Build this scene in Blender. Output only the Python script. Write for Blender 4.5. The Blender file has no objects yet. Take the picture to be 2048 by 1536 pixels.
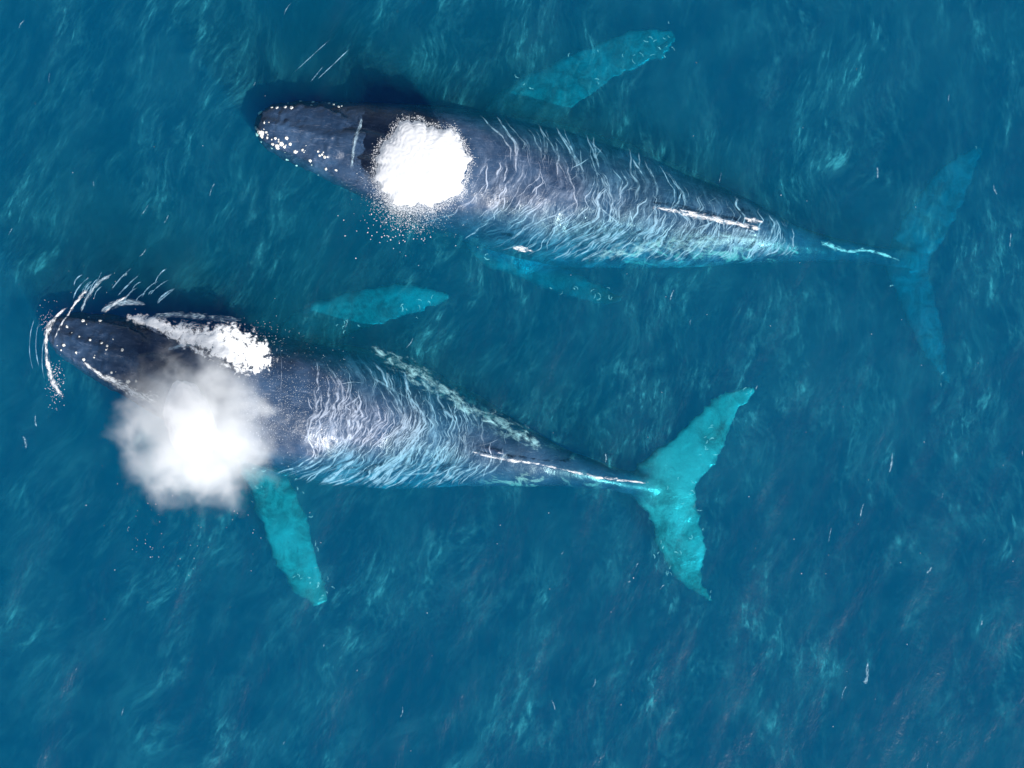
import bpy, math, random
import numpy as np
from mathutils import Vector
from mathutils.bvhtree import BVHTree
from mathutils import noise as mn

random.seed(7)
rng = np.random.default_rng(7)
C = bpy.context.scene.collection
S = bpy.context.scene

# ------------------------------------------------------------------ camera, world, sun, exposure
CAM_H = 36.0
cam_d = bpy.data.cameras.new("camera")
cam_d.sensor_width = 36.0
cam_d.lens = 36.0 * CAM_H / 20.48            # frame is 20.48 m x 15.36 m on the water
cam_d.clip_end = 8000.0
cam = bpy.data.objects.new("camera", cam_d)
cam.location = (0, 0, CAM_H)
cam.rotation_euler = (0, 0, 0)
C.objects.link(cam)
S.camera = cam

SUN_EL = math.radians(42)
SUN_AZ_DIR = Vector((0.62, -0.78, 0)).normalized()     # horizontal direction towards the sun
world = bpy.data.worlds.new("World")
S.world = world
world.use_nodes = True
wn = world.node_tree
wn.nodes.clear()
sky = wn.nodes.new("ShaderNodeTexSky")
sky.sky_type = 'NISHITA'
sky.sun_disc = False
sky.sun_elevation = SUN_EL
sky.sun_rotation = math.atan2(SUN_AZ_DIR.x, SUN_AZ_DIR.y)
bg = wn.nodes.new("ShaderNodeBackground")
bg.inputs[1].default_value = 0.058
wo = wn.nodes.new("ShaderNodeOutputWorld")
wn.links.new(sky.outputs[0], bg.inputs[0])
wn.links.new(bg.outputs[0], wo.inputs[0])

sun_d = bpy.data.lights.new("sun", 'SUN')
sun_d.energy = 5.0
sun_d.angle = math.radians(0.5)
sun_d.color = (1.0, 0.98, 0.95)
sun = bpy.data.objects.new("sun", sun_d)
sdir = Vector((SUN_AZ_DIR.x * math.cos(SUN_EL), SUN_AZ_DIR.y * math.cos(SUN_EL), math.sin(SUN_EL)))
sun.rotation_euler = sdir.to_track_quat('Z', 'Y').to_euler()
sun.location = sdir * 60
C.objects.link(sun)

S.view_settings.view_transform = 'Standard'
S.view_settings.look = 'None'
S.view_settings.exposure = 0.52
S.view_settings.gamma = 1.0
S.view_settings.use_curve_mapping = False
cy = S.cycles
cy.volume_bounces = 5
cy.transparent_max_bounces = 24
cy.max_bounces = 8
cy.use_denoising = True
cy.volume_max_steps = 256

# ------------------------------------------------------------------ helpers
def at(px, py, z=0.0):
    """photograph pixel (2048 wide) seen at height z -> world point"""
    f = (CAM_H - z) / CAM_H / 100.0
    return Vector(((px - 1024) * f, (768 - py) * f, z))

def mesh_from(name, verts, faces, smooth=True):
    me = bpy.data.meshes.new(name)
    me.from_pydata([tuple(v) for v in verts], [], faces)
    me.update()
    if smooth:
        me.polygons.foreach_set("use_smooth", [True] * len(me.polygons))
    return me

def fast_mesh(name, V, F, smooth=True):
    """V (n,3) float, F (m,k) int"""
    me = bpy.data.meshes.new(name)
    m, k = F.shape
    me.vertices.add(len(V)); me.vertices.foreach_set("co", V.astype(np.float32).ravel())
    me.loops.add(m * k); me.loops.foreach_set("vertex_index", F.astype(np.int32).ravel())
    me.polygons.add(m)
    me.polygons.foreach_set("loop_start", np.arange(0, m * k, k, dtype=np.int32))
    me.polygons.foreach_set("use_smooth", np.full(m, smooth))
    me.update(calc_edges=True)
    me.validate()
    return me

def link(name, me, mat=None, parent=None):
    o = bpy.data.objects.new(name, me)
    if mat and me is not None and not me.materials:
        me.materials.append(mat)
    C.objects.link(o)
    if parent: o.parent = parent
    return o

def tag(o, label=None, cat=None, group=None, kind=None):
    if label: o["label"] = label
    if cat: o["category"] = cat
    if group: o["group"] = group
    if kind: o["kind"] = kind
    return o

class NT:
    """small node-tree writer"""
    def __init__(s, name):
        s.m = bpy.data.materials.new(name); s.m.use_nodes = True
        s.t = s.m.node_tree; s.t.nodes.clear()
        s.out = s.n("ShaderNodeOutputMaterial")
    def n(s, typ, **kw):
        nd = s.t.nodes.new(typ)
        for k, v in kw.items(): setattr(nd, k, v)
        return nd
    def put(s, sock, v):
        if isinstance(v, bpy.types.NodeSocket): s.t.links.new(v, sock)
        elif v is not None: sock.default_value = v
    def math(s, op, a, b=None, c=None, clamp=False):
        nd = s.n("ShaderNodeMath", operation=op, use_clamp=clamp)
        s.put(nd.inputs[0], a); s.put(nd.inputs[1], b); s.put(nd.inputs[2], c)
        return nd.outputs[0]
    def add(s, a, b): return s.math('ADD', a, b)
    def sub(s, a, b): return s.math('SUBTRACT', a, b)
    def mul(s, a, b): return s.math('MULTIPLY', a, b)
    def pw(s, a, b): return s.math('POWER', a, b)
    def abs(s, a): return s.math('ABSOLUTE', a)
    def mx(s, a, b): return s.math('MAXIMUM', a, b)
    def mn(s, a, b): return s.math('MINIMUM', a, b)
    def attr(s, name): return s.n("ShaderNodeAttribute", attribute_name=name).outputs["Fac"]
    def obj(s): return s.n("ShaderNodeTexCoord").outputs["Object"]
    def xyz(s, x, y, z=0.0):
        nd = s.n("ShaderNodeCombineXYZ")
        s.put(nd.inputs[0], x); s.put(nd.inputs[1], y); s.put(nd.inputs[2], z)
        return nd.outputs[0]
    def sep(s, v):
        nd = s.n("ShaderNodeSeparateXYZ"); s.put(nd.inputs[0], v); return nd.outputs
    def map(s, v, loc=(0, 0, 0), rot=(0, 0, 0), sc=(1, 1, 1)):
        nd = s.n("ShaderNodeMapping"); s.put(nd.inputs[0], v)
        nd.inputs[1].default_value = loc; nd.inputs[2].default_value = rot; nd.inputs[3].default_value = sc
        return nd.outputs[0]
    def noise(s, v, scale=1.0, detail=3.0, rough=0.5, dist=0.0, typ='FBM'):
        nd = s.n("ShaderNodeTexNoise"); nd.noise_type = typ
        s.put(nd.inputs["Vector"], v); nd.inputs["Scale"].default_value = scale
        nd.inputs["Detail"].default_value = detail; nd.inputs["Roughness"].default_value = rough
        nd.inputs["Distortion"].default_value = dist
        return nd.outputs["Fac"]
    def ss(s, v, a, b, lo=0.0, hi=1.0):
        nd = s.n("ShaderNodeMapRange", interpolation_type='SMOOTHSTEP')
        s.put(nd.inputs[0], v); s.put(nd.inputs[1], a); s.put(nd.inputs[2], b)
        s.put(nd.inputs[3], lo); s.put(nd.inputs[4], hi)
        return nd.outputs[0]
    def mix(s, f, a, b):
        nd = s.n("ShaderNodeMix", data_type='RGBA')
        s.put(nd.inputs[0], f); s.put(nd.inputs[6], a); s.put(nd.inputs[7], b)
        return nd.outputs[2]
    def mixs(s, f, a, b):
        nd = s.n("ShaderNodeMixShader")
        s.put(nd.inputs[0], f); s.t.links.new(a, nd.inputs[1]); s.t.links.new(b, nd.inputs[2])
        return nd.outputs[0]
    def bump(s, h, strength=0.5, dist=0.1, normal=None):
        nd = s.n("ShaderNodeBump"); nd.inputs["Strength"].default_value = strength
        nd.inputs["Distance"].default_value = dist; s.put(nd.inputs["Height"], h)
        if normal: s.put(nd.inputs["Normal"], normal)
        return nd.outputs[0]
    def pbsdf(s, col, rough=0.5, normal=None, spec=0.5):
        nd = s.n("ShaderNodeBsdfPrincipled")
        s.put(nd.inputs["Base Color"], col); s.put(nd.inputs["Roughness"], rough)
        nd.inputs["Specular IOR Level"].default_value = spec
        if normal: s.put(nd.inputs["Normal"], normal)
        return nd.outputs[0]
    def surf(s, sh): s.t.links.new(sh, s.out.inputs["Surface"]); return s.m
    def vol(s, sh): s.t.links.new(sh, s.out.inputs["Volume"]); return s.m

# wave field shared by the water surface and everything that floats on it
NW = 46
_wr = np.random.default_rng(21)
_lam = np.exp(_wr.uniform(math.log(0.28), math.log(3.4), NW))
_dir = math.radians(-14) + _wr.normal(0, 0.45, NW)
_k = 2 * math.pi / _lam
_kx, _ky = _k * np.cos(_dir), _k * np.sin(_dir)
_amp = 0.0028 * _lam ** 0.95
_ph = _wr.uniform(0, 2 * math.pi, NW)
def wave(x, y):
    x = np.asarray(x, float); y = np.asarray(y, float)
    h = np.zeros_like(x)
    for i in range(NW):
        p = _kx[i] * x + _ky[i] * y + _ph[i] + 0.8 * np.sin(0.31 * x + 0.47 * y + i)
        h += _amp[i] * np.sin(p)
    return h

def smooth(x, a, b):
    t = np.clip((np.asarray(x, float) - a) / (b - a), 0, 1)
    return t * t * (3 - 2 * t)

# ------------------------------------------------------------------ sea
def sea_material():
    t = NT("sea_water")
    o = t.obj()
    # ripples: crests lie roughly up and down the picture, as the wind drives them
    r = math.radians(-12)
    p = t.map(o, rot=(0, 0, r), sc=(1.0, 0.42, 1.0))
    h1 = t.noise(p, 2.0, 5, 0.62, 0.8)
    h2 = t.noise(t.map(o, rot=(0, 0, math.radians(20)), sc=(1.0, 0.55, 1.0)), 7.0, 3, 0.55, 0.4)
    h3 = t.noise(o, 26.0, 2, 0.5)
    h = t.add(t.add(t.mul(h1, 0.5), t.mul(h2, 0.2)), t.mul(h3, 0.012))
    nrm = t.bump(h, 0.36, 0.18)
    # reflectance of water by Schlick's rule, the same from either side of the thin sheet
    dt = t.n("ShaderNodeVectorMath", operation='DOT_PRODUCT')
    t.put(dt.inputs[0], nrm); t.put(dt.inputs[1], t.n("ShaderNodeNewGeometry").outputs["Incoming"])
    F = t.add(0.02, t.mul(0.98, t.pw(t.math('SUBTRACT', 1.0, t.abs(dt.outputs["Value"]), clamp=True), 5.0)))
    gl = t.n("ShaderNodeBsdfGlossy"); gl.inputs["Roughness"].default_value = 0.20
    gl.inputs["Color"].default_value = (1, 1, 1, 1)
    t.put(gl.inputs["Normal"], nrm)
    tr = t.n("ShaderNodeBsdfTransparent")
    t.surf(t.mixs(F, tr.outputs[0], gl.outputs[0]))
    sc = t.n("ShaderNodeVolumeScatter")
    sc.inputs["Color"].default_value = (0.0, 0.76, 1.0, 1)
    sc.inputs["Density"].default_value = 0.124
    sc.inputs["Anisotropy"].default_value = 0.0
    ab = t.n("ShaderNodeVolumeAbsorption")
    ab.inputs["Color"].default_value = (0.0, 0.855, 0.925, 1)
    ab.inputs["Density"].default_value = 1.7
    ad = t.n("ShaderNodeAddShader")
    t.t.links.new(sc.outputs[0], ad.inputs[0]); t.t.links.new(ab.outputs[0], ad.inputs[1])
    t.vol(ad.outputs[0])
    return t.m

def build_sea():
    x = np.concatenate([[-3000, -400, -60, -24], np.linspace(-13, 13, 521), [24, 60, 400, 3000]])
    y = np.concatenate([[-3000, -400, -60, -22], np.linspace(-10.5, 10.5, 421), [22, 60, 400, 3000]])
    X, Y = np.meshgrid(x, y)
    fade = (1 - smooth(np.abs(X), 12, 14)) * (1 - smooth(np.abs(Y), 9.5, 11))
    Z = wave(X, Y) * fade
    ny, nx = X.shape
    V = np.stack([X.ravel(), Y.ravel(), Z.ravel()], 1)
    idx = np.arange(nx * ny).reshape(ny, nx)
    F = np.stack([idx[:-1, :-1].ravel(), idx[:-1, 1:].ravel(), idx[1:, 1:].ravel(), idx[1:, :-1].ravel()], 1)
    # skirt and bottom close the body of water
    loop = np.concatenate([idx[0, :], idx[1:, -1], idx[-1, -2::-1], idx[-2:0:-1, 0]])
    n0 = len(V); B = V[loop].copy(); B[:, 2] = -30
    V = np.vstack([V, B]); m = len(loop)
    a = np.arange(m); b = (a + 1) % m
    side = np.stack([loop[b], loop[a], n0 + a, n0 + b], 1)
    c = [n0, n0 + nx - 1, n0 + nx - 1 + ny - 1, n0 + 2 * (nx - 1) + ny - 1]
    me_faces = np.vstack([F, side])
    me = fast_mesh("sea_water", V, me_faces)
    import bmesh
    bm = bmesh.new(); bm.from_mesh(me); bm.verts.ensure_lookup_table()
    f = bm.faces.new([bm.verts[n0 + i] for i in range(m)][::-1]); f.smooth = False
    bm.to_mesh(me); bm.free()
    o = link("sea_water", me, sea_material())
    tag(o, kind="structure")
    t = NT("sea_floor")
    n = t.noise(t.obj(), 0.2, 4)
    t.surf(t.pbsdf(t.mix(n, (0.05, 0.06, 0.05, 1), (0.12, 0.12, 0.09, 1)), 0.9))
    fl = link("sea_floor", mesh_from("sea_floor", [(-3000, -3000, -30.2), (3000, -3000, -30.2), (3000, 3000, -30.2), (-3000, 3000, -30.2)], [(0, 1, 2, 3)]), t.m)
    tag(fl, kind="structure")

build_sea()

def light_streak_material():
    """pale wisps just under the surface, painting in the light of wave facets"""
    t = NT("light_streaks")
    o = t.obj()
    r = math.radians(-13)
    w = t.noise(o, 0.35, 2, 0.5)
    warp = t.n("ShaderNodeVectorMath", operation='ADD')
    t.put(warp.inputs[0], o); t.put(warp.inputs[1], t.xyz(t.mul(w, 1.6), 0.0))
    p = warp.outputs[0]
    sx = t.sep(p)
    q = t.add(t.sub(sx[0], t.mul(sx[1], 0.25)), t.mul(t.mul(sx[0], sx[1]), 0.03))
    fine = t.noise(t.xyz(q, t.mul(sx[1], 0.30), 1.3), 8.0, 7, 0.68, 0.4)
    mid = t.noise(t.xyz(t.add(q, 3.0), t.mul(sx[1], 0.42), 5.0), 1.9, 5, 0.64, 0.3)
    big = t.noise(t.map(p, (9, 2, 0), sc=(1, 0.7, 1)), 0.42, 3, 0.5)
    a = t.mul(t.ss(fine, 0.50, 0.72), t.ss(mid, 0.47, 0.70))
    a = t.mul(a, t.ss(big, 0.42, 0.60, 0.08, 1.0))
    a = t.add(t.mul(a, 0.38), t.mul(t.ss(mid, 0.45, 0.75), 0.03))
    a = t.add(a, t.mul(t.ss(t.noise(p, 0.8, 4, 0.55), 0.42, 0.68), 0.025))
    # fine connected wavelets: ripple glints painted as pale lines
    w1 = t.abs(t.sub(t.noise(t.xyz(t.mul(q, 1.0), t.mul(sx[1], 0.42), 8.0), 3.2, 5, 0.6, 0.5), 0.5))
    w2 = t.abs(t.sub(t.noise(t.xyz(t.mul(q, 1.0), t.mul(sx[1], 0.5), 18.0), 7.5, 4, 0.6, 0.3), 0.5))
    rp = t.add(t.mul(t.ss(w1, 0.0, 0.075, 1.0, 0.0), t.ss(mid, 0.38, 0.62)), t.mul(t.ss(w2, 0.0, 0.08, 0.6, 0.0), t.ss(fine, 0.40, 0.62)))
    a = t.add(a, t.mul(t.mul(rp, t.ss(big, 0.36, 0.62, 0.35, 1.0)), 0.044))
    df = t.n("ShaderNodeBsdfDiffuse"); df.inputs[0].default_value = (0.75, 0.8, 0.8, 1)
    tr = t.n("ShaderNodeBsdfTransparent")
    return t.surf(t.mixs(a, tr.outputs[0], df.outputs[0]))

def build_light_streaks():  # sheet whose pale pattern paints in light from the wave facets
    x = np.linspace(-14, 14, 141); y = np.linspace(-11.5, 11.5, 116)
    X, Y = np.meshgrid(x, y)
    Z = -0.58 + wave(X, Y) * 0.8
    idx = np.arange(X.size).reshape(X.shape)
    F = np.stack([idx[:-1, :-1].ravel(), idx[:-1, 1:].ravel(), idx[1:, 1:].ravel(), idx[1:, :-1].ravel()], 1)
    me = fast_mesh("light_streaks", np.stack([X.ravel(), Y.ravel(), Z.ravel()], 1), F)
    o = link("light_streaks", me, light_streak_material())
    tag(o, kind="stuff", label="pale wispy streaks under the sea surface, painted as light off the waves", cat="bubbles")  # the streaks are painted light, not bubbles
build_light_streaks()

# ------------------------------------------------------------------ whales
def interp(keys, t):
    keys = np.asarray(keys, float)
    return np.interp(t, keys[:, 0], keys[:, 1])

def catmull(P, n):
    """resample control rows P (k,d) with a centripetal-ish Catmull-Rom into n rows"""
    P = np.asarray(P, float); k = len(P)
    d = np.r_[0, np.cumsum(np.linalg.norm(np.diff(P[:, :2], axis=0), axis=1))]
    tt = np.linspace(0, d[-1], n)
    out = np.zeros((n, P.shape[1]))
    M = np.gradient(P, d, axis=0)
    for i, t in enumerate(tt):
        j = min(max(np.searchsorted(d, t) - 1, 0), k - 2)
        h = d[j + 1] - d[j]; s = (t - d[j]) / h
        out[i] = ((2*s**3-3*s**2+1)*P[j] + (s**3-2*s**2+s)*h*M[j] + (-2*s**3+3*s**2)*P[j+1] + (s**3-s**2)*h*M[j+1])
    return out

def loft(rings):
    """rings: list of (k,3) arrays -> verts, faces closed with fans"""
    k = len(rings[0]); V = np.vstack(rings); F = []
    n = len(rings)
    for i in range(n - 1):
        for j in range(k):
            a = i * k + j; b = i * k + (j + 1) % k
            F.append((a, b, b + k, a + k))
    V = np.vstack([V, rings[0].mean(0), rings[-1].mean(0)])
    c0, c1 = n * k, n * k + 1
    for j in range(k):
        F.append((c0, (j + 1) % k, j))
        F.append((c1, (n - 1) * k + j, (n - 1) * k + (j + 1) % k))
    return V, F

def blade(lead, trail, z, thick, n=40, k=18, knob=0.0, seed=0):
    """a flattened fin between a leading and a trailing edge (pixel polylines), z and thickness along it"""
    L = catmull([(*p, zz, th) for p, zz, th in zip(lead, z, thick)], n)
    T = catmull([(*p, zz, th) for p, zz, th in zip(trail, z, thick)], n)
    rings = []
    for i in range(n):
        pl = np.array(at(L[i, 0], L[i, 1], L[i, 2])); pt = np.array(at(T[i, 0], T[i, 1], T[i, 2]))
        if knob:
            dd = pl - pt; dl = np.linalg.norm(dd) + 1e-6
            pl = pl + dd / dl * knob * (mn.noise(Vector((i * 0.55, seed, 0.3))) + 0.5 * mn.noise(Vector((i * 1.3, seed, 4.3))) + 0.5 * mn.noise(Vector((i * 0.9, seed, 8.3))) + 0.2)
            pt = pt - dd / dl * knob * 0.8 * mn.noise(Vector((i * 0.5, seed + 9, 0.7)))
        th = max(0.5 * (L[i, 3] + T[i, 3]), 0.05)
        r = []
        for j in range(k):
            a = 2 * math.pi * j / k
            c = math.cos(a); s = math.sin(a)
            f = 0.5 + 0.5 * c                      # 1 leading .. 0 trailing
            q = pt + (pl - pt) * f
            q = q + np.array([0, 0, s * th * 0.5 * (0.55 + 0.6 * f)])
            r.append(q)
        rings.append(np.array(r))
    return loft(rings)

def skin_material(name, tint, thread_scale=(5.2, 1.15)):
    t = NT(name)
    u, v, thr, pale, flank = t.attr("bu"), t.attr("bv"), t.attr("thr"), t.attr("pale"), t.attr("flank")
    o = t.obj()
    dark = (0.014 * tint, 0.036 * tint, 0.080 * tint, 1); mid = (0.034 * tint, 0.074 * tint, 0.145 * tint, 1)
    n1 = t.noise(o, 1.3, 5, 0.6)
    base = t.mix(t.ss(n1, 0.35, 0.68), dark, mid)
    # fine mottling and old scratches
    n2 = t.noise(t.xyz(t.mul(u, 3.0), t.mul(v, 16.0)), 1.0, 4, 0.65, 0.4)
    base = t.mix(t.mul(t.ss(n2, 0.56, 0.75), 0.3), base, (0.20, 0.27, 0.40, 1))
    sc = t.noise(t.map(o, rot=(0, 0, 0.7), sc=(1, 7, 1)), 2.0, 2, 0.5, 0.8)
    scm = t.ss(t.abs(t.sub(sc, 0.5)), 0.0, 0.006, 1.0, 0.0)
    base = t.mix(t.mul(scm, 0.25), base, (0.5, 0.5, 0.55, 1))
    # pale flanks: ragged white pigment
    nf = t.noise(t.xyz(t.mul(u, 2.6), t.mul(v, 4.6), t.mul(t.sep(o)[2], 2.0)), 1.0, 6, 0.70, 0.5)
    fm = t.ss(t.add(nf, t.mul(flank, 0.13)), 0.61, 0.76)
    fm = t.mul(fm, t.ss(flank, 0.05, 0.4))
    base = t.mix(t.mul(fm, 0.8), base, (0.36, 0.42, 0.40, 1))
    # white flippers and flukes, mottled
    npal = t.noise(o, 2.6, 8, 0.74, 0.6)
    pc = t.mix(t.ss(npal, 0.36, 0.66), (0.07, 0.08, 0.09, 1), (0.38, 0.40, 0.37, 1))
    rim, glow = t.attr("rim"), t.attr("glow")
    pc = t.mix(t.mul(t.ss(t.noise(o, 0.9, 3, 0.5), 0.35, 0.65, 0.0, 0.6), glow), pc, (0.55, 0.56, 0.54, 1))
    rn = t.noise(o, 4.5, 4, 0.65, 0.3)
    rm = t.ss(t.add(rim, t.mul(t.sub(rn, 0.5), 0.9)), 0.25, 1.1)
    pc = t.mix(t.mul(rm, t.add(0.45, t.mul(glow, 0.3))), pc, (0.05, 0.075, 0.11, 1))  # rim colour darkened so fin edges melt into the water
    base = t.mix(pale, base, pc)
    # foam lines and sky glints on ripples across the back, painted as pale colour
    wob = t.noise(o, 1.6, 2, 0.5)
    uu = t.add(t.add(u, t.mul(t.mul(v, v), 0.42)), t.mul(t.sub(wob, 0.5), 0.55))
    def thread(fu, fv, seed, wd, soft=0.0):
        p = t.xyz(t.mul(uu, fu), t.mul(v, fv), seed)
        n = t.noise(p, 1.0, 2.5, 0.5, 0.0)
        d = t.abs(t.sub(n, 0.5))
        return t.ss(d, 0.0, wd, 1.0, 0.0)
    a = thread(thread_scale[0], thread_scale[1], 3.1, 0.030)
    b = thread(thread_scale[0] * 1.6, thread_scale[1] * 1.4, 7.7, 0.036)
    c = thread(thread_scale[0] * 0.6, thread_scale[1] * 1.2, 12.3, 0.016)
    br1 = t.ss(t.noise(t.xyz(t.mul(u, 2.0), t.mul(v, 2.2), 4.0), 1.0, 3, 0.6), 0.40, 0.62)
    br2 = t.ss(t.noise(t.xyz(t.mul(u, 2.4), t.mul(v, 3.0), 9.0), 1.0, 3, 0.6), 0.42, 0.62)
    th = t.mx(t.mx(t.mul(a, br1), t.mul(t.mul(b, br2), 0.75)), t.mul(t.mul(c, br1), 0.7))
    haze = t.mul(t.ss(t.noise(t.xyz(t.mul(uu, 5.0), t.mul(v, 1.3), 2.0), 1.0, 6, 0.7), 0.46, 0.78), 0.42)
    foam = t.math('MULTIPLY', t.add(t.mul(th, 0.2), haze), thr, clamp=True)  # pale mask: foam lines plus painted ripple glints
    col = t.mix(foam, base, (0.50, 0.62, 0.82, 1))  # foam mask also carries the painted ripple glints
    hh = t.add(t.mul(foam, 0.35), t.mul(t.noise(o, 9.0, 4, 0.6), 0.35))
    hh = t.add(hh, t.mul(t.noise(o, 38.0, 2, 0.5), 0.08))
    nrm = t.bump(hh, 0.55, 0.06)
    rg = t.add(t.ss(t.noise(o, 3.0, 4, 0.6), 0.35, 0.65, 0.22, 0.44), t.mul(foam, 0.3))
    return t.surf(t.pbsdf(col, rg, nrm, 0.6))

def barnacle_mesh():
    rings = []
    for r, z in ((0.0, -0.02), (0.55, -0.02), (0.55, 0.02), (0.50, 0.14), (0.36, 0.26), (0.26, 0.27), (0.18, 0.18), (0.0, 0.15)):
        ring = []
        for j in range(10):
            a = 2 * math.pi * j / 10
            rr = r * (1 + 0.14 * math.sin(5 * a + 1) + 0.06 * math.sin(3 * a))
            ring.append((rr * math.cos(a), rr * math.sin(a), z))
        rings.append(np.array(ring))
    V, F = loft(rings)
    return mesh_from("barnacle", V * 0.1, F)

def barnacle_material():
    t = NT("barnacle")
    n = t.noise(t.obj(), 60, 3, 0.6)
    return t.surf(t.pbsdf(t.mix(n, (0.62, 0.60, 0.54, 1), (0.88, 0.88, 0.84, 1)), 0.65, t.bump(n, 0.5, 0.01)))
BM = barnacle_mesh(); BMAT = barnacle_material(); BM.materials.append(BMAT)

def build_whale(label, stations, fins, tint, thr_f, flank_f, barns, dorsal, tseed, jaw_end, thread_scale, fin_glow):
    """stations rows: px, py, half width (px), z of the back, height ratio"""
    st = catmull(stations, 110)
    ctr = np.array([at(r[0], r[1], r[3]) for r in st])
    tan = np.gradient(ctr[:, :2], axis=0); tan /= np.linalg.norm(tan, axis=1)[:, None]
    lat = np.stack([-tan[:, 1], tan[:, 0]], 1)             # left-hand side of travel down the body
    s_arc = np.r_[0, np.cumsum(np.linalg.norm(np.diff(ctr[:, :2], axis=0), axis=1))]
    parts = []
    def body_loft(i0, i1, wf, drop, hf, ridge, e):
        rings = []
        for i in range(i0, i1):
            q = (s_arc[i]) / jaw_end
            hw = max(st[i, 2] / 100.0 * wf(q), 0.03); up = hw * st[i, 4] * hf(q); dn = hw * st[i, 4] * 1.05
            zt = st[i, 3] - drop(q); zc = zt - up
            ring = []
            for j in range(40):
                a = 2 * math.pi * j / 40
                c, s_ = math.cos(a), math.sin(a)
                x = hw * math.copysign(abs(c) ** (2 / e), c)
                z = (up if s_ > 0 else dn) * math.copysign(abs(s_) ** (2 / e), s_)
                z += ridge(q) * math.exp(-(x / 0.09) ** 2) * (s_ > 0)
                ring.append((ctr[i, 0] + lat[i, 0] * x, ctr[i, 1] + lat[i, 1] * x, zc + z))
            rings.append(np.array(ring))
        return loft(rings)
    # main trunk with the broad lower jaw
    blend = lambda q: float(1 - smooth(q, 0.75, 1.15))
    parts.append(body_loft(0, 110, lambda q: 1.0, lambda q: 0.17 * blend(q), lambda q: 1.0 - 0.35 * blend(q), lambda q: 0.0, 2.08))
    # rostrum: narrower flat upper jaw with its median ridge
    jn = int(np.searchsorted(s_arc, jaw_end * 1.3))
    parts.append(body_loft(1, jn, lambda q: 0.74 + 0.06 * float(smooth(q, 0, 0.4)) - 0.5 * float(smooth(q, 0.6, 1.3)), lambda q: 0.22 * float(smooth(q, 0.9, 1.3)), lambda q: 0.42, lambda q: 0.075 * float(smooth(q, 0.02, 0.3)), 2.6))
    # splash guard and nostril swelling
    ib = int(np.searchsorted(s_arc, jaw_end * 1.08))
    rings = []
    for k in range(14):
        f = k / 13; i = ib - 5 + k
        rr = 0.20 * math.sin(math.pi * f) ** 0.7 + 0.02
        rings.append(np.array([(ctr[i, 0] + lat[i, 0] * rr * 1.3 * math.cos(a), ctr[i, 1] + lat[i, 1] * rr * 1.3 * math.cos(a), st[i, 3] - 0.05 + rr * 0.9 * math.sin(a)) for a in np.linspace(0, 2 * math.pi, 17)[:-1]]))
    parts.append(loft(rings))
    for f in fins: parts.append(blade(**f))
    # dorsal fin: low hooked hump
    sd, hd, ln = dorsal
    rings = []
    for k in range(10):
        f = k / 9
        ss_ = sd - ln * 0.6 + ln * f
        i = int(np.searchsorted(s_arc, ss_)); i = min(i, 108)
        h = hd * (f ** 1.4) * (1 - smooth(f, 0.8, 1.0))
        rings.append(np.array([(ctr[i, 0] + (ss_ - s_arc[i]) * tan[i, 0] + lat[i, 0] * 0.07 * math.cos(a) * (1 - 0.3 * max(0, math.sin(a))),
                                ctr[i, 1] + (ss_ - s_arc[i]) * tan[i, 1] + lat[i, 1] * 0.07 * math.cos(a) * (1 - 0.3 * max(0, math.sin(a))),
                                st[i, 3] - 0.12 + (0.12 + h) * max(0, math.sin(a)) + 0.1 * min(0, math.sin(a))) for a in np.linspace(0, 2 * math.pi, 13)[:-1]]))
    parts.append(loft(rings))
    V, F, n0 = [], [], 0
    for v, f in parts:
        V.append(v); F += [tuple(x + n0 for x in q) for q in f]; n0 += len(v)
    V = np.vstack(V)
    me = mesh_from("tmp", V, F)
    tmp = bpy.data.objects.new("tmp", me); C.objects.link(tmp)
    md = tmp.modifiers.new("r", 'REMESH'); md.mode = 'VOXEL'; md.voxel_size = 0.034; md.use_smooth_shade = True
    sm = tmp.modifiers.new("s", 'SMOOTH'); sm.iterations = 3; sm.factor = 0.5
    dg = bpy.context.evaluated_depsgraph_get()
    body = bpy.data.meshes.new_from_object(tmp.evaluated_get(dg)); body.name = "body"
    bpy.data.objects.remove(tmp)
    n = len(body.vertices)
    P = np.zeros(n * 3, np.float32); body.vertices.foreach_get("co", P); P = P.reshape(n, 3).astype(float)
    # body coordinates: u along the spine from the snout, v sideways (+ = towards the picture's lower side)
    bu = np.zeros(n); bv = np.zeros(n); hw = np.zeros(n)
    for a in range(0, n, 20000):
        D = P[a:a + 20000, None, :2] - ctr[None, :, :2]
        i = (D ** 2).sum(2).argmin(1)
        d = P[a:a + 20000, :2] - ctr[i, :2]
        bu[a:a + 20000] = s_arc[i] + (d * tan[i]).sum(1)
        bv[a:a + 20000] = (d * lat[i]).sum(1)
        hw[a:a + 20000] = st[i, 2] / 100
    ztop = np.interp(bu, s_arc, st[:, 3])
    # pale = outside the trunk's own width
    pale = smooth(np.abs(bv) - hw * 1.0, 0.0, 0.22)
    pale = np.maximum(pale, smooth(bu, s_arc[-1] - 0.9, s_arc[-1] - 0.1))
    # dark rims on flippers and flukes, painted for the soft edges scattering would give
    edge_pts = []
    for f in fins:
        for nm in ("lead", "trail"):
            q = catmull([(*p, zz) for p, zz in zip(f[nm], f["z"])], 90)
            edge_pts.append(np.array([at(a_[0], a_[1], a_[2]) for a_ in q])[:, :2])
    ep = np.vstack(edge_pts); dist = np.full(n, 9.0)
    for a in range(0, n, 8000):
        dist[a:a + 8000] = np.sqrt(((P[a:a + 8000, None, :2] - ep[None]) ** 2).sum(2).min(1))
    rim = np.clip(1 - dist / 0.16, 0, 1)
    glow = np.full(n, fin_glow)
    thr = thr_f(bu, bv, hw, ztop - P[:, 2]) * (1 - pale)
    flank = flank_f(bu, bv, hw) * (1 - pale)
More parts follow.
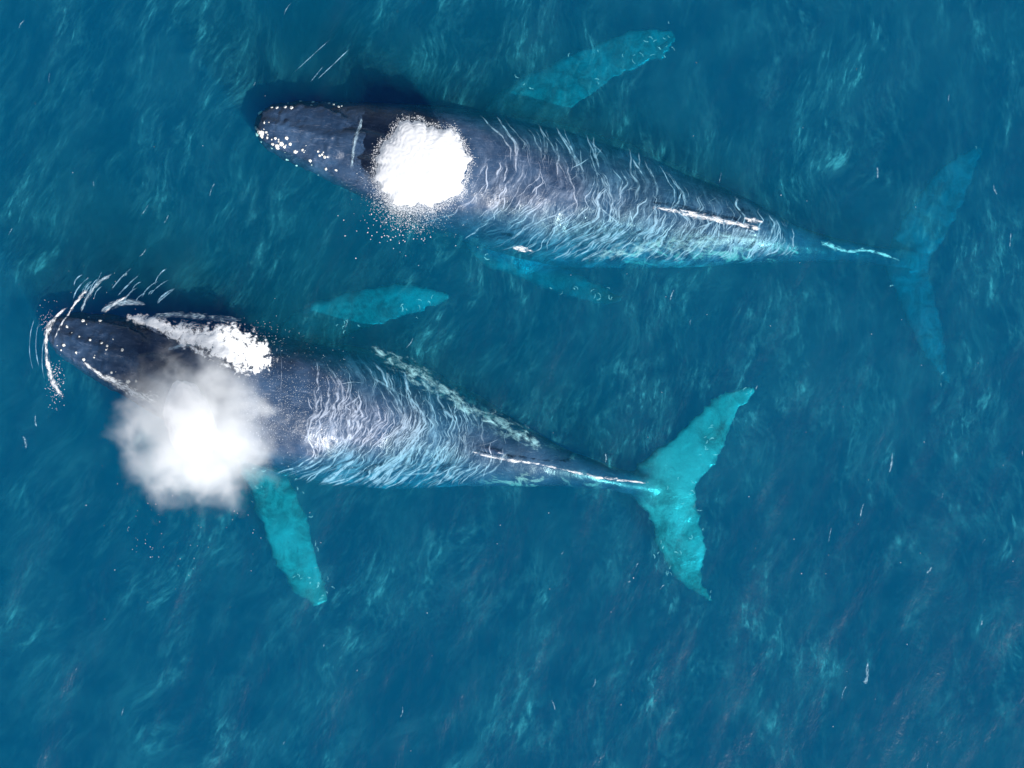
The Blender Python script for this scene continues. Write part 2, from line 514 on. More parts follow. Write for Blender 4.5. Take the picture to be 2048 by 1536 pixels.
    for nm, arr in (("bu", bu), ("bv", bv), ("pale", pale), ("thr", thr), ("flank", flank), ("rim", rim), ("glow", glow)):
        at_ = body.attributes.new(nm, 'FLOAT', 'POINT'); at_.data.foreach_set("value", arr.astype(np.float32))
    # lumps and folds of the skin
    nz = np.array([mn.noise(Vector(p) * 1.4 + Vector((tseed, 0, 0))) * 0.03 + mn.noise(Vector(p) * 5.0) * 0.008 for p in P])
    hd = (1 - smooth(bu, jaw_end * 0.8, jaw_end * 1.1)) * smooth(bu, 0.05, 0.3)
    nz += hd * np.array([0.055 * max(0.0, mn.noise(Vector(p) * 7.5) - 0.12) + 0.012 * mn.noise(Vector(p) * 14.0) for p in P])
    nr = np.zeros(n * 3, np.float32); body.vertex_normals.foreach_get("vector", nr)
    P2 = P + nr.reshape(n, 3) * nz[:, None]
    # root sits on the body's centre at the waterline
    base = Vector((float(ctr[50, 0]), float(ctr[50, 1]), 0.0))
    P2 = P2 - np.array(base)
    body.vertices.foreach_set("co", P2.astype(np.float32).ravel()); body.update()
    body.polygons.foreach_set("use_smooth", np.full(len(body.polygons), True))
    body.materials.clear(); body.materials.append(skin_material("whale_skin", tint, thread_scale))
    root = bpy.data.objects.new("humpback_whale", None); root.location = base; C.objects.link(root)
    root.empty_display_size = 0.5
    tag(root, label, "whale", "humpback whales swimming side by side")
    bo = link("body", body, None, root)
    vs = [Vector(p) + base for p in P2]
    fs = [tuple(p.vertices) for p in body.polygons]
    bvh = BVHTree.FromPolygons(vs, fs)
    for (px, py, sz) in barns:
        p = at(px, py, 0.2)
        h = bvh.ray_cast(Vector((p.x, p.y, 6)), Vector((0, 0, -1)))
        if h[0] is None or h[0].z < -0.6: 
            continue
        b = bpy.data.objects.new("barnacle", BM); C.objects.link(b); b.parent = root
        b.location = h[0] - base
        q = h[1].to_track_quat('Z', 'Y')
        b.rotation_euler = q.to_euler()
        b.rotation_euler.rotate_axis('Z', random.uniform(0, 6.28))
        k = sz / 11.5 * random.uniform(0.85, 1.15)
        b.scale = (k, k * random.uniform(0.7, 1.1), k)
    return root, bvh, (ctr, lat, s_arc, st)

U_ST = [  # px, py, half width px, z top, height ratio
 (506, 238, 14, -0.06, 0.9), (522, 242, 36, 0.04, 0.85), (560, 251, 54, 0.16, 0.8), (620, 264, 70, 0.27, 0.8),
 (700, 281, 88, 0.35, 0.8), (780, 300, 107, 0.38, 0.82), (880, 325, 126, 0.28, 0.84), (1000, 352, 139, 0.10, 0.86),
 (1120, 378, 144, 0.00, 0.88), (1240, 402, 130, -0.09, 0.9), (1340, 425, 108, -0.12, 0.92), (1440, 447, 82, -0.10, 0.95),
 (1540, 470, 52, -0.26, 1.0), (1620, 488, 32, -0.62, 1.15), (1700, 501, 22, -1.2, 1.3), (1780, 513, 20, -1.8, 1.2), (1845, 521, 22, -2.7, 0.8)]
L_ST = [
 (88, 655, 14, -0.05, 0.9), (106, 661, 34, 0.06, 0.85), (155, 679, 55, 0.2, 0.8), (230, 706, 74, 0.32, 0.8),
 (310, 735, 90, 0.4, 0.8), (400, 768, 110, 0.42, 0.82), (490, 795, 128, 0.36, 0.84), (590, 820, 140, 0.24, 0.86),
 (690, 834, 144, 0.06, 0.88), (800, 855, 132, -0.05, 0.9), (900, 877, 106, -0.10, 0.92), (1000, 905, 74, -0.08, 0.95),
 (1090, 929, 48, -0.14, 1.05), (1180, 950, 30, -0.30, 1.2), (1270, 967, 23, -0.62, 1.2), (1340, 978, 25, -0.88, 0.8)]

def u_thr(u, v, hw, d):
    m = smooth(u, 4.2, 5.2) * (1 - smooth(u, 10.3, 11.8))
    side = 0.62 + 0.45 * smooth(-v, -0.6, 1.0) * smooth(u, 5, 7.5)  # sun-facing lower side painted whiter
    return m * side
def u_flank(u, v, hw):
    return smooth(u, 6.6, 8.6) * (1 - smooth(u, 10.8, 12.2)) * smooth(-v / (hw + .01), 0.15, 0.75)
def l_thr(u, v, hw, d):
    m = smooth(u, 5.4, 6.4) * (1 - smooth(u, 8.7, 9.7))
    return m * (0.85 + 0.35 * smooth(-v, -0.3, 0.8))  # whiter toward the sun, put into the colour mask
def l_flank(u, v, hw):
    a = smooth(u, 7.0, 8.6) * (1 - smooth(u, 11.2, 12.3)) * smooth(v / (hw + .01), 0.35, 0.85)
    b = smooth(u, 8.4, 9.8) * (1 - smooth(u, 11.6, 12.6)) * smooth(-v / (hw + .01), 0.2, 0.8) * 0.9
    return np.maximum(a, b)

U_FINS = [
 dict(lead=[(930, 260), (1005, 185), (1105, 128), (1210, 82), (1290, 56), (1345, 62)],
      trail=[(1090, 270), (1150, 215), (1225, 162), (1290, 128), (1338, 108), (1354, 80)],
      z=[-1.3, -1.65, -2.0, -2.1, -2.05, -1.95], thick=[0.32, 0.26, 0.2, 0.15, 0.11, 0.08], knob=0.09, seed=2),
 dict(lead=[(905, 440), (950, 515), (1040, 558), (1130, 588), (1200, 606), (1243, 602)],
      trail=[(1040, 440), (1070, 490), (1120, 528), (1180, 558), (1225, 580), (1246, 592)],
      z=[-1.5, -2.1, -2.4, -2.4, -2.3, -2.1], thick=[0.32, 0.26, 0.2, 0.15, 0.11, 0.08], knob=0.07, seed=4),
 dict(lead=[(1956, 292), (1905, 318), (1850, 372), (1805, 440), (1775, 505), (1772, 530), (1790, 580), (1815, 640), (1850, 712), (1897, 768)],
      trail=[(1966, 300), (1950, 350), (1925, 410), (1895, 470), (1862, 520), (1858, 535), (1872, 590), (1885, 650), (1892, 710), (1904, 766)],
      z=[-2.9, -2.9, -2.85, -2.8, -2.8, -2.8, -2.8, -2.85, -2.9, -2.9], thick=[0.07, 0.11, 0.15, 0.19, 0.25, 0.25, 0.19, 0.15, 0.11, 0.07], n=110, knob=0.07, seed=5)]
L_FINS = [
 dict(lead=[(520, 740), (575, 640), (680, 590), (770, 570), (850, 574), (898, 588)],
      trail=[(640, 740), (690, 672), (755, 652), (820, 632), (875, 612), (900, 600)],
      z=[-1.1, -1.5, -1.75, -1.85, -1.75, -1.55], thick=[0.32, 0.26, 0.2, 0.15, 0.11, 0.08], knob=0.09, seed=7),
 dict(lead=[(455, 870), (482, 940), (515, 1020), (545, 1105), (590, 1180), (628, 1212)],
      trail=[(560, 880), (580, 950), (610, 1020), (630, 1095), (648, 1160), (658, 1200)],
      z=[-1.25, -1.25, -1.2, -1.15, -1.1, -1.0], thick=[0.34, 0.28, 0.22, 0.16, 0.11, 0.08], knob=0.1, seed=8),
 dict(lead=[(1508, 772), (1440, 790), (1375, 848), (1315, 900), (1265, 945), (1265, 985), (1300, 1035), (1318, 1100), (1355, 1155), (1420, 1203)],
      trail=[(1510, 790), (1470, 838), (1448, 895), (1418, 945), (1393, 975), (1394, 992), (1402, 1040), (1414, 1100), (1405, 1150), (1428, 1200)],
      z=[-1.1, -1.1, -1.05, -1.0, -0.95, -0.95, -1.0, -1.05, -1.1, -1.1], thick=[0.07, 0.11, 0.15, 0.19, 0.25, 0.25, 0.19, 0.15, 0.11, 0.07], n=110, knob=0.09, seed=9)]

U_BARN = [(514, 219, 11), (521, 210, 10), (527, 208, 10), (541, 212, 7), (552, 213, 8), (569, 212, 7), (582, 214, 7), (571, 200, 5), (610, 188, 5), (597, 197, 5), (622, 199, 6), (620, 207, 6), (655, 202, 5), (664, 205, 5), (675, 210, 6), (681, 208, 5),
 (506, 250, 9), (507, 262, 9), (516, 262, 10), (522, 264, 11), (521, 270, 10), (533, 274, 7), (527, 244, 6), (531, 263, 6), (550, 276, 6), (544, 287, 8), (553, 291, 9), (562, 287, 9), (568, 293, 7), (573, 276, 8), (580, 288, 7), (554, 295, 7), (590, 303, 8), (605, 300, 7), (588, 326, 6), (620, 321, 7), (568, 314, 6), (640, 312, 6), (637, 304, 5), (650, 315, 7), (645, 310, 6), (656, 315, 5), (650, 336, 7), (671, 339, 7), (705, 385, 6), (627, 346, 4)]
L_BARN = [(164, 641, 8), (198, 641, 8), (170, 633, 5), (132, 653, 8), (159, 673, 5), (182, 680, 5), (126, 690, 7), (120, 700, 4), (206, 686, 7), (217, 692, 5), (248, 700, 7), (168, 719, 7), (153, 705, 5), (258, 763, 9), (274, 762, 8), (225, 745, 6), (238, 632, 6), (190, 715, 4)]

def around(L, k, r0=9, s0=(2.0, 4.5)):
    return [(x + random.gauss(0, r0), y + random.gauss(0, r0 * 0.5), random.uniform(*s0)) for x, y, _ in random.choices(L, k=k)]
U_BARN += around(U_BARN[16:], 38); L_BARN += around(L_BARN, 12, 10, (1.5, 3.5))
whale_u, bvh_u, spine_u = build_whale(
 "larger dark whale at the top with a round crisp white blow on its back", U_ST, U_FINS, 1.0, u_thr, u_flank, U_BARN,
 (10.15, 0.12, 0.6), 1.3, 1.95, (5.4, 1.1), 0.2)
whale_l, bvh_l, spine_l = build_whale(
 "lower whale with white splash beside its head and bright turquoise tail flukes", L_ST, L_FINS, 1.05, l_thr, l_flank, L_BARN,
 (9.35, 0.14, 0.7), 5.1, 2.2, (5.8, 1.25), 1.0)

# surface height under any point: whale back or waves, whichever is higher
def top_z(x, y):
    z = float(wave(x, y))
    for b in (bvh_u, bvh_l):
        h = b.ray_cast(Vector((x, y, 6)), Vector((0, 0, -1)))
        if h[0] is not None: z = max(z, h[0].z)
    return z

def body_z(x, y):
    z = -9.0
    for b in (bvh_u, bvh_l):
        h = b.ray_cast(Vector((x, y, 6)), Vector((0, 0, -1)))
        if h[0] is not None: z = max(z, h[0].z)
    return z

# ------------------------------------------------------------------ foam
def foam_material(name, scale, lo, hi, lift=0.5, stretch=(1, 1), col=(0.90, 0.92, 0.94, 1), bmp=0.8):
    """lacy foam: edge attribute fades it out, cells open holes in it"""
    t = NT(name)
    o = t.obj(); e = t.attr("edge")
    uvn = t.xyz(t.mul(t.attr("fu"), stretch[0]), t.mul(t.attr("fv"), stretch[1]), t.sep(o)[2])
    n = t.noise(uvn, scale, 6, 0.66, 0.6)
    n2 = t.noise(uvn, scale * 3.1, 3, 0.6)
    k = t.add(t.add(t.mul(n, 0.75), t.mul(n2, 0.25)), t.mul(t.sub(e, 0.5), lift))
    a = t.ss(k, lo, hi)
    a = t.mul(a, t.ss(e, 0.0, 0.15))
    nrm = t.bump(t.add(n, t.mul(n2, 0.5)), bmp, 0.06)
    sh = t.pbsdf(col, 0.45, nrm, 0.5)
    tr = t.n("ShaderNodeBsdfTransparent")
    return t.surf(t.mixs(a, tr.outputs[0], sh))
FOAM_THICK = foam_material("thick_foam", 6.5, 0.46, 0.60, 0.24, (1, 1), (0.93, 0.94, 0.95, 1), 0.45)
FOAM_LINE = foam_material("foam_line", 10.0, 0.50, 0.72, 0.26, (0.6, 1.6))
FOAM_LACE = foam_material("lacy_foam", 9.0, 0.50, 0.70, 0.26, (0.6, 1.6))
FOAM_WISP = foam_material("foam_wisp", 10.0, 0.51, 0.92, 0.42, (0.6, 2.4), (0.60, 0.82, 0.95, 1))

def foam_ribbon(pts, mat, label=None, lift=0.03, lump=0.0, name="foam_patch", res=0.04, group=None, parent=None, flat=False):
    """pts: (px, py, half width px) -> a lumpy sheet following the line, lying on water or skin"""
    L = sum(math.hypot(pts[i + 1][0] - pts[i][0], pts[i + 1][1] - pts[i][1]) for i in range(len(pts) - 1)) / 100
    n = max(8, int(L / res)); P = catmull(pts, n)
    ctr = np.array([at(p[0], p[1], 0) for p in P])[:, :2]
    tan = np.gradient(ctr, axis=0); tan /= np.linalg.norm(tan, axis=1)[:, None] + 1e-9
    lat = np.stack([-tan[:, 1], tan[:, 0]], 1)
    wmax = max(p[2] for p in pts) / 100; m = max(5, int(2 * wmax / res) | 1)
    V, E, FU, FV = [], [], [], []
    for i in range(n):
        f = i / (n - 1)
        if flat:
            w = P[i, 2] / 100
            crest = max(top_z(*(ctr[i] + lat[i] * g * w)) for g in (-0.8, -0.4, 0, 0.4, 0.8))
        for j in range(m):
            g = -1 + 2 * j / (m - 1)
            w = P[i, 2] / 100
            x, y = ctr[i] + lat[i] * g * w
            e = (1 - abs(g) ** 1.6) * min(1, min(f, 1 - f) * 9)
            if flat: z = max(top_z(x, y) + 0.02, crest + 0.04 - 0.16 * (1 - e) ** 2)
            elif lift < 0: z = max(body_z(x, y) + 0.02, float(wave(x, y)) + lift)
            else: z = top_z(x, y) + lift * (0.3 + 0.7 * e)
            if lump: z += lump * e * (0.5 + 0.9 * mn.noise(Vector((x * 3, y * 3, 0.2))) + 0.5 * mn.noise(Vector((x * 9, y * 9, 0.7))))
            V.append((x, y, z)); E.append(e); FU.append(f * L + pts[0][0] * 0.37); FV.append(g * w + pts[0][1] * 0.11)
    idx = np.arange(n * m).reshape(n, m)
    F = np.stack([idx[:-1, :-1].ravel(), idx[1:, :-1].ravel(), idx[1:, 1:].ravel(), idx[:-1, 1:].ravel()], 1)
    V = np.array(V); c = V[len(V) // 2].copy(); V = V - c
    me = fast_mesh(name, V, F)
    for nm, arr in (("edge", E), ("fu", FU), ("fv", FV)):
        a = me.attributes.new(nm, 'FLOAT', 'POINT'); a.data.foreach_set("value", np.array(arr, np.float32))
    o = link(name, me, mat, parent); o.location = c
    if label: tag(o, label, "foam", group)
    return o

foam_ribbon([(240, 633, 6), (280, 640, 15), (320, 650, 22), (370, 668, 30), (420, 680, 42), (468, 694, 58), (515, 715, 50), (555, 742, 16)], FOAM_THICK,
 "thick white splash of foam along the upper side of the lower whale's head", 0.06, 0.05, "foam_splash", flat=True)
foam_ribbon([(150, 606, 2), (118, 628, 5), (98, 655, 9), (93, 700, 6), (98, 740, 9), (115, 780, 9), (132, 806, 3)], FOAM_LINE,
 "curved white bow foam arc in front of the lower whale's snout", 0.03, 0.05)
foam_ribbon([(184, 573, 2), (164, 590, 6), (142, 620, 4), (120, 660, 3), (110, 684, 2)], FOAM_LINE, "white foam stroke rising from the lower whale's snout", 0.02, 0.03)
for pts, lab in [([(300, 612, 4), (262, 604, 11), (225, 610, 12), (196, 628, 5)], "pale wavelet curling over the dark hollow above the lower whale's mouth"),
                 ([(228, 545, 3), (196, 566, 7), (172, 600, 7), (160, 628, 3)], "slanting wavelet between the two foam strokes above the lower whale's snout"),
                 ([(330, 705, 4), (370, 690, 12), (420, 692, 14), (470, 715, 6)], "thin sheet of water sliding between the lower whale's splash and its blow"),
                 ([(290, 632, 4), (350, 630, 10), (420, 636, 12), (490, 640, 8)], "thin ragged water edge just above the lower whale's white splash")]:
    foam_ribbon(pts, FOAM_WISP, lab, 0.02, 0.03)
foam_ribbon([(266, 586, 2), (240, 600, 5), (218, 616, 4), (205, 630, 2)], FOAM_LINE, "slanting white foam stroke above the lower whale's mouth", 0.02, 0.02)
foam_ribbon([(165, 716, 5), (200, 745, 10), (245, 772, 15), (290, 792, 18), (335, 800, 22)], FOAM_LACE, "foam trail along the mouth line on the lower whale's near cheek", 0.02, 0.03)
foam_ribbon([(918, 896, 2), (960, 908, 4), (1010, 919, 6), (1060, 925, 4), (1130, 940, 3), (1200, 955, 6), (1260, 962, 3), (1322, 970, 4)], FOAM_LINE,
 "long thin white foam line over the lower whale's tail stock", 0.02, 0.02)
foam_ribbon([(1290, 412, 4), (1380, 428, 9), (1440, 441, 9), (1500, 453, 7), (1540, 462, 4)], FOAM_LINE, "foam line beside the top whale's dorsal ridge", 0.02, 0.02)
foam_ribbon([(1485, 436, 4), (1508, 440, 11), (1528, 444, 4)], FOAM_LINE, "small white foam spot by the top whale's dorsal fin", 0.02, 0.02)
foam_ribbon([(1020, 494, 3), (1045, 498, 8), (1068, 503, 3)], FOAM_LINE, "small white foam spot at the top whale's lower flank", 0.02, 0.02)
foam_ribbon([(1640, 476, 3), (1660, 485, 9), (1700, 499, 6), (1740, 497, 6), (1780, 507, 5), (1815, 521, 2)], FOAM_LINE, "faint foam line over the top whale's submerged tail stock", -0.42, 0.0)
FOAM_WASH = foam_material("foam_wash", 5.0, 0.50, 0.86, 0.20, (0.9, 1.8), (0.42, 0.66, 0.70, 1), 0.4)
foam_ribbon([(735, 692, 6), (790, 724, 22), (850, 760, 28), (905, 792, 22), (945, 820, 6)], FOAM_WASH, "pale turquoise wash along the lower whale's upper flank, nearer its back", -0.07, 0.0)
foam_ribbon([(880, 784, 5), (940, 824, 24), (1000, 850, 30), (1050, 876, 24), (1095, 905, 5)], FOAM_WASH, "pale turquoise wash ahead of the lower whale's tail stock", -0.07, 0.0)
foam_ribbon([(1150, 522, 8), (1260, 500, 26), (1340, 490, 32), (1430, 482, 28), (1540, 478, 8)], FOAM_WASH, "mottled turquoise wash along the top whale's near rear flank", -0.07, 0.0)
foam_ribbon([(704, 350, 3), (712, 300, 7), (722, 255, 8), (728, 230, 3)], FOAM_WISP, "narrow curl of water crossing the top whale's head before the blow", 0.02, 0.03)

# foam scraps, and glints painted as pale strokes, scattered over the sea, one object: too many and too faint to count
def foam_and_glints(name, lines, mat, label, lift, seedn):
    V, E, FU, FV, F = [], [], [], [], []
    for pts in lines:
        P = catmull(pts, max(8, int(8 + len(pts) * 4))); n = len(P); m = 5
        c = np.array([at(p[0], p[1], 0) for p in P])[:, :2]
        tn = np.gradient(c, axis=0); tn /= np.linalg.norm(tn, axis=1)[:, None] + 1e-9
        b0 = len(V)
        for i in range(n):
            f = i / (n - 1)
            for j in range(m):
                g = -1 + 2 * j / (m - 1); w = P[i, 2] / 100
                x = c[i, 0] - tn[i, 1] * g * w; y = c[i, 1] + tn[i, 0] * g * w
                V.append((x, y, float(wave(x, y)) + lift)); E.append((1 - abs(g) ** 1.6) * min(1, min(f, 1 - f) * 5))
                FU.append(f * 0.6 + pts[0][0] * 0.37); FV.append(g * w + pts[0][1] * 0.11)
        for i in range(n - 1):
            for j in range(m - 1):
                a = b0 + i * m + j; F.append((a, a + m, a + m + 1, a + 1))
    me = fast_mesh(name, np.array(V), np.array(F))
    for nm, arr in (("edge", E), ("fu", FU), ("fv", FV)):
        q = me.attributes.new(nm, 'FLOAT', 'POINT'); q.data.foreach_set("value", np.array(arr, np.float32))
    o = link(name, me, mat); tag(o, label, "foam", kind="stuff")
    return o
def dash(x, y, L, w, ang):
    ca, sa = math.cos(math.radians(ang)), math.sin(math.radians(ang))
    b = random.uniform(-0.12, 0.12) * L
    return [(x - ca * L / 2, y + sa * L / 2, w * 0.4), (x + sa * b, y + ca * b, w), (x + ca * L / 2, y - sa * L / 2, w * 0.3)]
lines = [dash(*a) for a in [(333, 438, 26, 2.5, 62), (290, 420, 30, 2, 55), (1780, 925, 60, 4, 82), (1725, 1020, 40, 3, 75), (1858, 1140, 22, 4, 50), (1735, 1345, 60, 5, 88), (1731, 1362, 16, 8, 80),
   (1690, 1385, 40, 2, 70), (48, 885, 34, 5, 100), (73, 842, 34, 3, 95), (1187, 1365, 26, 3, 75), (1105, 1410, 30, 2.5, 110), (1275, 1130, 14, 2, 60), (1258, 1163, 9, 3, 15), (1210, 915, 26, 3.5, 92),
   (1962, 1245, 14, 3, 80), (1660, 1070, 40, 2, 80), (1345, 590, 30, 2.5, 70), (425, 380, 40, 2, 70), (285, 505, 30, 2, 50), (575, 20, 40, 2, 60), (1755, 345, 30, 4, 92), (1990, 380, 26, 3, 110), (2020, 480, 40, 2.5, 85),
   (250, 548, 14, 5, 30)]]
for _ in range(40):
    x, y = random.uniform(0, 2048), random.uniform(0, 1536)
    if mn.noise(Vector((x / 260, y / 330, 3.3))) > -0.05:
        lines.append(dash(x, y, random.uniform(8, 34), random.uniform(0.8, 2.0), random.gauss(76, 14)))
foam_and_glints("foam_and_glints", lines, foam_material("foam_and_glint", 7.0, 0.52, 1.05, 0.45, (1.0, 2.0), (0.50, 0.82, 0.97, 1)), "pale scraps of foam and painted glint strokes scattered thinly over the open sea", 0.012, 1)
rip = []
for k in range(20):
    a = random.uniform(0, 1); x0 = 118 + 185 * a + random.gauss(0, 6); y0 = 628 - 18 * a * (1 - a) - random.uniform(2, 14); L = random.uniform(25, 95) * (1 - 0.4 * a)
    th = math.radians(random.uniform(48, 66) - 12 * a); o_ = random.uniform(0, 50)
    p = lambda q, b=random.uniform(-0.22, 0.02): (x0 + math.cos(th) * (o_ + q * L) + math.sin(th) * b * L * math.sin(q * 3.14), y0 - math.sin(th) * (o_ + q * L) + math.cos(th) * b * L * math.sin(q * 3.14))
    rip.append([(*p(0), 0.8), (*p(0.35), random.uniform(1.2, 3.0)), (*p(0.7), random.uniform(1.0, 2.2)), (*p(1), 0.5)])
for k in range(3):
    o_ = 12 + 14 * k + random.gauss(0, 2); y0 = random.uniform(560, 640)
    rip.append([(112 - o_, y0 + 40, 0.6), (100 - o_, y0 + 80, random.uniform(1, 2)), (98 - o_, y0 + 120, random.uniform(1, 2)), (106 - o_, y0 + 165, 0.6)])
for k in range(3):
    a = random.uniform(0, 1); x0 = 520 + 120 * a; y0 = 190 - random.uniform(3, 30); L = random.uniform(50, 130); th = math.radians(random.uniform(38, 52)); o_ = random.uniform(0, 40)
    rip.append([(x0 + math.cos(th) * (o_ + q * L), y0 - math.sin(th) * (o_ + q * L), w_) for q, w_ in ((0, 0.5), (0.4, 1.4), (0.75, 1.1), (1, 0.4))])
foam_and_glints("snout_ripples", rip, foam_material("snout_ripple", 8.0, 0.47, 0.95, 0.5, (1.0, 2.0), (0.30, 0.60, 0.80, 1)), "thin pale ripples fanning out from both whales' snouts", 0.012, 4)
# turquoise curls above the fins: bits of foam, and highlights painted as pale strokes
curl = []
for cx, cy, sx, sy, k in [(1325, 88, 24, 26, 26), (1288, 105, 22, 10, 14), (1195, 156, 8, 6, 6), (1055, 155, 14, 12, 8), (1140, 105, 3, 3, 1), (1195, 95, 4, 3, 1), (610, 1160, 26, 16, 22), (640, 1190, 14, 14, 10), (510, 985, 12, 30, 16), (590, 965, 12, 22, 10), (622, 1090, 8, 40, 12),
                          (690, 650, 24, 10, 16), (820, 622, 30, 12, 16), (872, 598, 16, 8, 10), (1340, 1100, 18, 16, 16), (1358, 1148, 14, 8, 10), (1422, 1197, 6, 6, 5), (1400, 1072, 10, 12, 9), (1505, 782, 12, 12, 8), (1410, 900, 20, 26, 16), (1370, 985, 22, 34, 18), (1430, 860, 14, 20, 9),
                          (1965, 298, 12, 5, 4), (1785, 572, 10, 6, 4), (1900, 755, 10, 8, 5), (980, 515, 10, 8, 6), (1200, 590, 30, 10, 18), (1130, 575, 30, 8, 10)]:
    for _ in range(max(1, int(k * 0.4))):
        x, y = random.gauss(cx, sx * 0.8), random.gauss(cy, sy * 0.8); a = random.uniform(0, 6.28); L = random.uniform(3, 8)
        b = random.uniform(0.3, 0.9) * L * random.choice((-1, 1)) * 0.6
        ca, sa = math.cos(a), math.sin(a)
        curl.append([(x - ca * L, y - sa * L, 0.7), (x - sa * b, y + ca * b, random.uniform(1.0, 2.6)), (x + ca * L, y + sa * L, 0.6)])
foam_and_glints("foam_glint_curls", curl, foam_material("foam_glint_curl", 7.0, 0.42, 1.05, 0.5, (1.0, 2.0)), "turquoise curls of foam and painted highlights over the submerged fins", -0.36, 2)

# ------------------------------------------------------------------ pale threads painting in sky glints on ripples over the backs
def thread_material():
    t = NT("ripple_glint")
    a = t.attr("al")
    b = t.noise(t.obj(), 9.0, 2, 0.5)
    a = t.mul(a, t.ss(b, 0.34, 0.56, 0.25, 1.0))
    tr = t.n("ShaderNodeBsdfTransparent")
    return t.surf(t.mixs(t.mul(a, 0.85), tr.outputs[0], t.pbsdf((0.60, 0.69, 0.84, 1), 0.4, None, 0.5)))
THREAD = thread_material()

def threads(label, spine, bvh, u0, u1, count, dens, klow, kup, seed, extra=()):
    ctr, lat, sa, st = spine
    r = random.Random(seed)
    V, A, F = [], [], []
    def put(path, w, al):
        path = np.array(path); n = len(path)
        if n < 4: return
        tn = np.gradient(path, axis=0); tn /= np.linalg.norm(tn, axis=1)[:, None] + 1e-9
        b0 = len(V); zs = []
        for i in range(n):
            x, y = path[i]
            h = bvh.ray_cast(Vector((x, y, 6)), Vector((0, 0, -1)))
            wz = float(wave(x, y))
            z = max(h[0].z + 0.012 if h[0] is not None else -9, wz - 0.16)
            zs.append(z)
        for i in range(n):
            f = i / (n - 1); x, y = path[i]
            ww = w * (0.25 + 0.75 * math.sin(math.pi * min(max(f, 0.02), 0.98)) ** 0.6) * (0.65 + 0.7 * abs(mn.noise(Vector((x * 5, y * 5, seed)))) * 2)
            for g in (-1, 0, 1):
                V.append((x - tn[i, 1] * g * ww, y + tn[i, 0] * g * ww, zs[i] + (0.006 if g == 0 else 0)))
                A.append(al * (1.0 if g == 0 else 0.0) * min(1, min(f, 1 - f) * 6 + 0.05))
        for i in range(n - 1):
            for j in (0, 1):
                a = b0 + i * 3 + j; F.append((a, a + 3, a + 4, a + 1))
    k = 0; tries = 0
    while k < count and tries < count * 30:
        tries += 1
        u = r.uniform(u0, u1); i = int(np.searchsorted(sa, u)); i = min(i, len(sa) - 2)
        hw = st[i, 2] / 100; v = r.uniform(-0.92, 0.72) * hw
        if r.random() > dens(u, v / hw) * (0.35 + 1.1 * float(smooth(mn.noise(Vector((u * 1.7, v * 2.1, seed))), -0.3, 0.3))): continue
        big = r.random() < 0.4
        L = r.uniform(0.35, 1.25) if big else r.uniform(0.12, 0.5)
        L *= 0.45 + 0.55 * min(1, hw / 1.2)
        n = max(6, int(L / 0.045)); path = []
        kink = r.gauss(0, 0.22)
        if r.random() < 0.16: kink = r.gauss(0, 0.7); L = min(L, 0.28); n = max(6, int(L / 0.045))
        for q in range(n):
            vv = v - L / 2 + L * q / (n - 1)
            kk = klow if vv < 0 else kup
            if vv < -hw * 1.0 or vv > hw * 0.86: continue
            uu = u - kk * (vv * abs(vv) - v * abs(v)) * (1 if v + vv >= 0 else -1) + kink * (vv - v)
            uu += 0.11 * (mn.noise(Vector((u * 0.9, vv * 1.6, seed))) - mn.noise(Vector((u * 0.9, v * 1.6, seed)))) * 2
            uu += 0.085 * mn.noise(Vector((u * 2.2, vv * 6.0, seed + 4)))
            uu += 0.013 * mn.noise(Vector((u * 9, vv * 17.0, seed + 8)))
            x = np.interp(uu, sa, ctr[:, 0]); y = np.interp(uu, sa, ctr[:, 1])
            lx = np.interp(uu, sa, lat[:, 0]); ly = np.interp(uu, sa, lat[:, 1])
            path.append((x + lx * vv, y + ly * vv))
        put(path, r.uniform(0.013, 0.032) if big else r.uniform(0.005, 0.011), r.uniform(0.3, 0.95) if big else r.uniform(0.15, 0.55))
        k += 1
    for pts, w in extra:
        P = catmull([(*p, 0.0) for p in pts], 30)
        put([tuple(at(p[0], p[1], 0.1))[:2] for p in P], w, 0.6)
    me = fast_mesh("ripple_glints", np.array(V), np.array(F))
    q = me.attributes.new("al", 'FLOAT', 'POINT'); q.data.foreach_set("value", np.array(A, np.float32))
    o = link("ripple_glints", me, THREAD)
    tag(o, label, "water ripples", kind="stuff")

def du(u, v):
    d = float(smooth(u, 4.2, 5.0) * (1 - smooth(u, 10.4, 11.4)))
    return d * (0.45 + 0.55 * float(smooth(-v, -0.4, 0.5)) * float(smooth(u, 4.6, 6.5)))
def dl(u, v):
    d = float(smooth(u, 5.3, 6.3) * (1 - smooth(u, 8.6, 9.6)))
    return d * (0.5 + 0.5 * float(smooth(-v, -0.6, 0.4)))
threads("fine white threads painted as ripple glints, curving across the top whale's back", spine_u, bvh_u, 4.0, 11.4, 500, du, 0.50, 0.38, 3)
threads("dense white threads painted as ripple glints, arching over the lower whale's back", spine_l, bvh_l, 4.4, 9.8, 500, dl, 0.52, 0.40, 5,
        extra=[([(592, 862), (640, 888), (712, 917)], 0.012), ([(556, 690), (563, 730), (564, 790)], 0.010), ([(680, 768), (705, 764), (725, 766)], 0.010)])

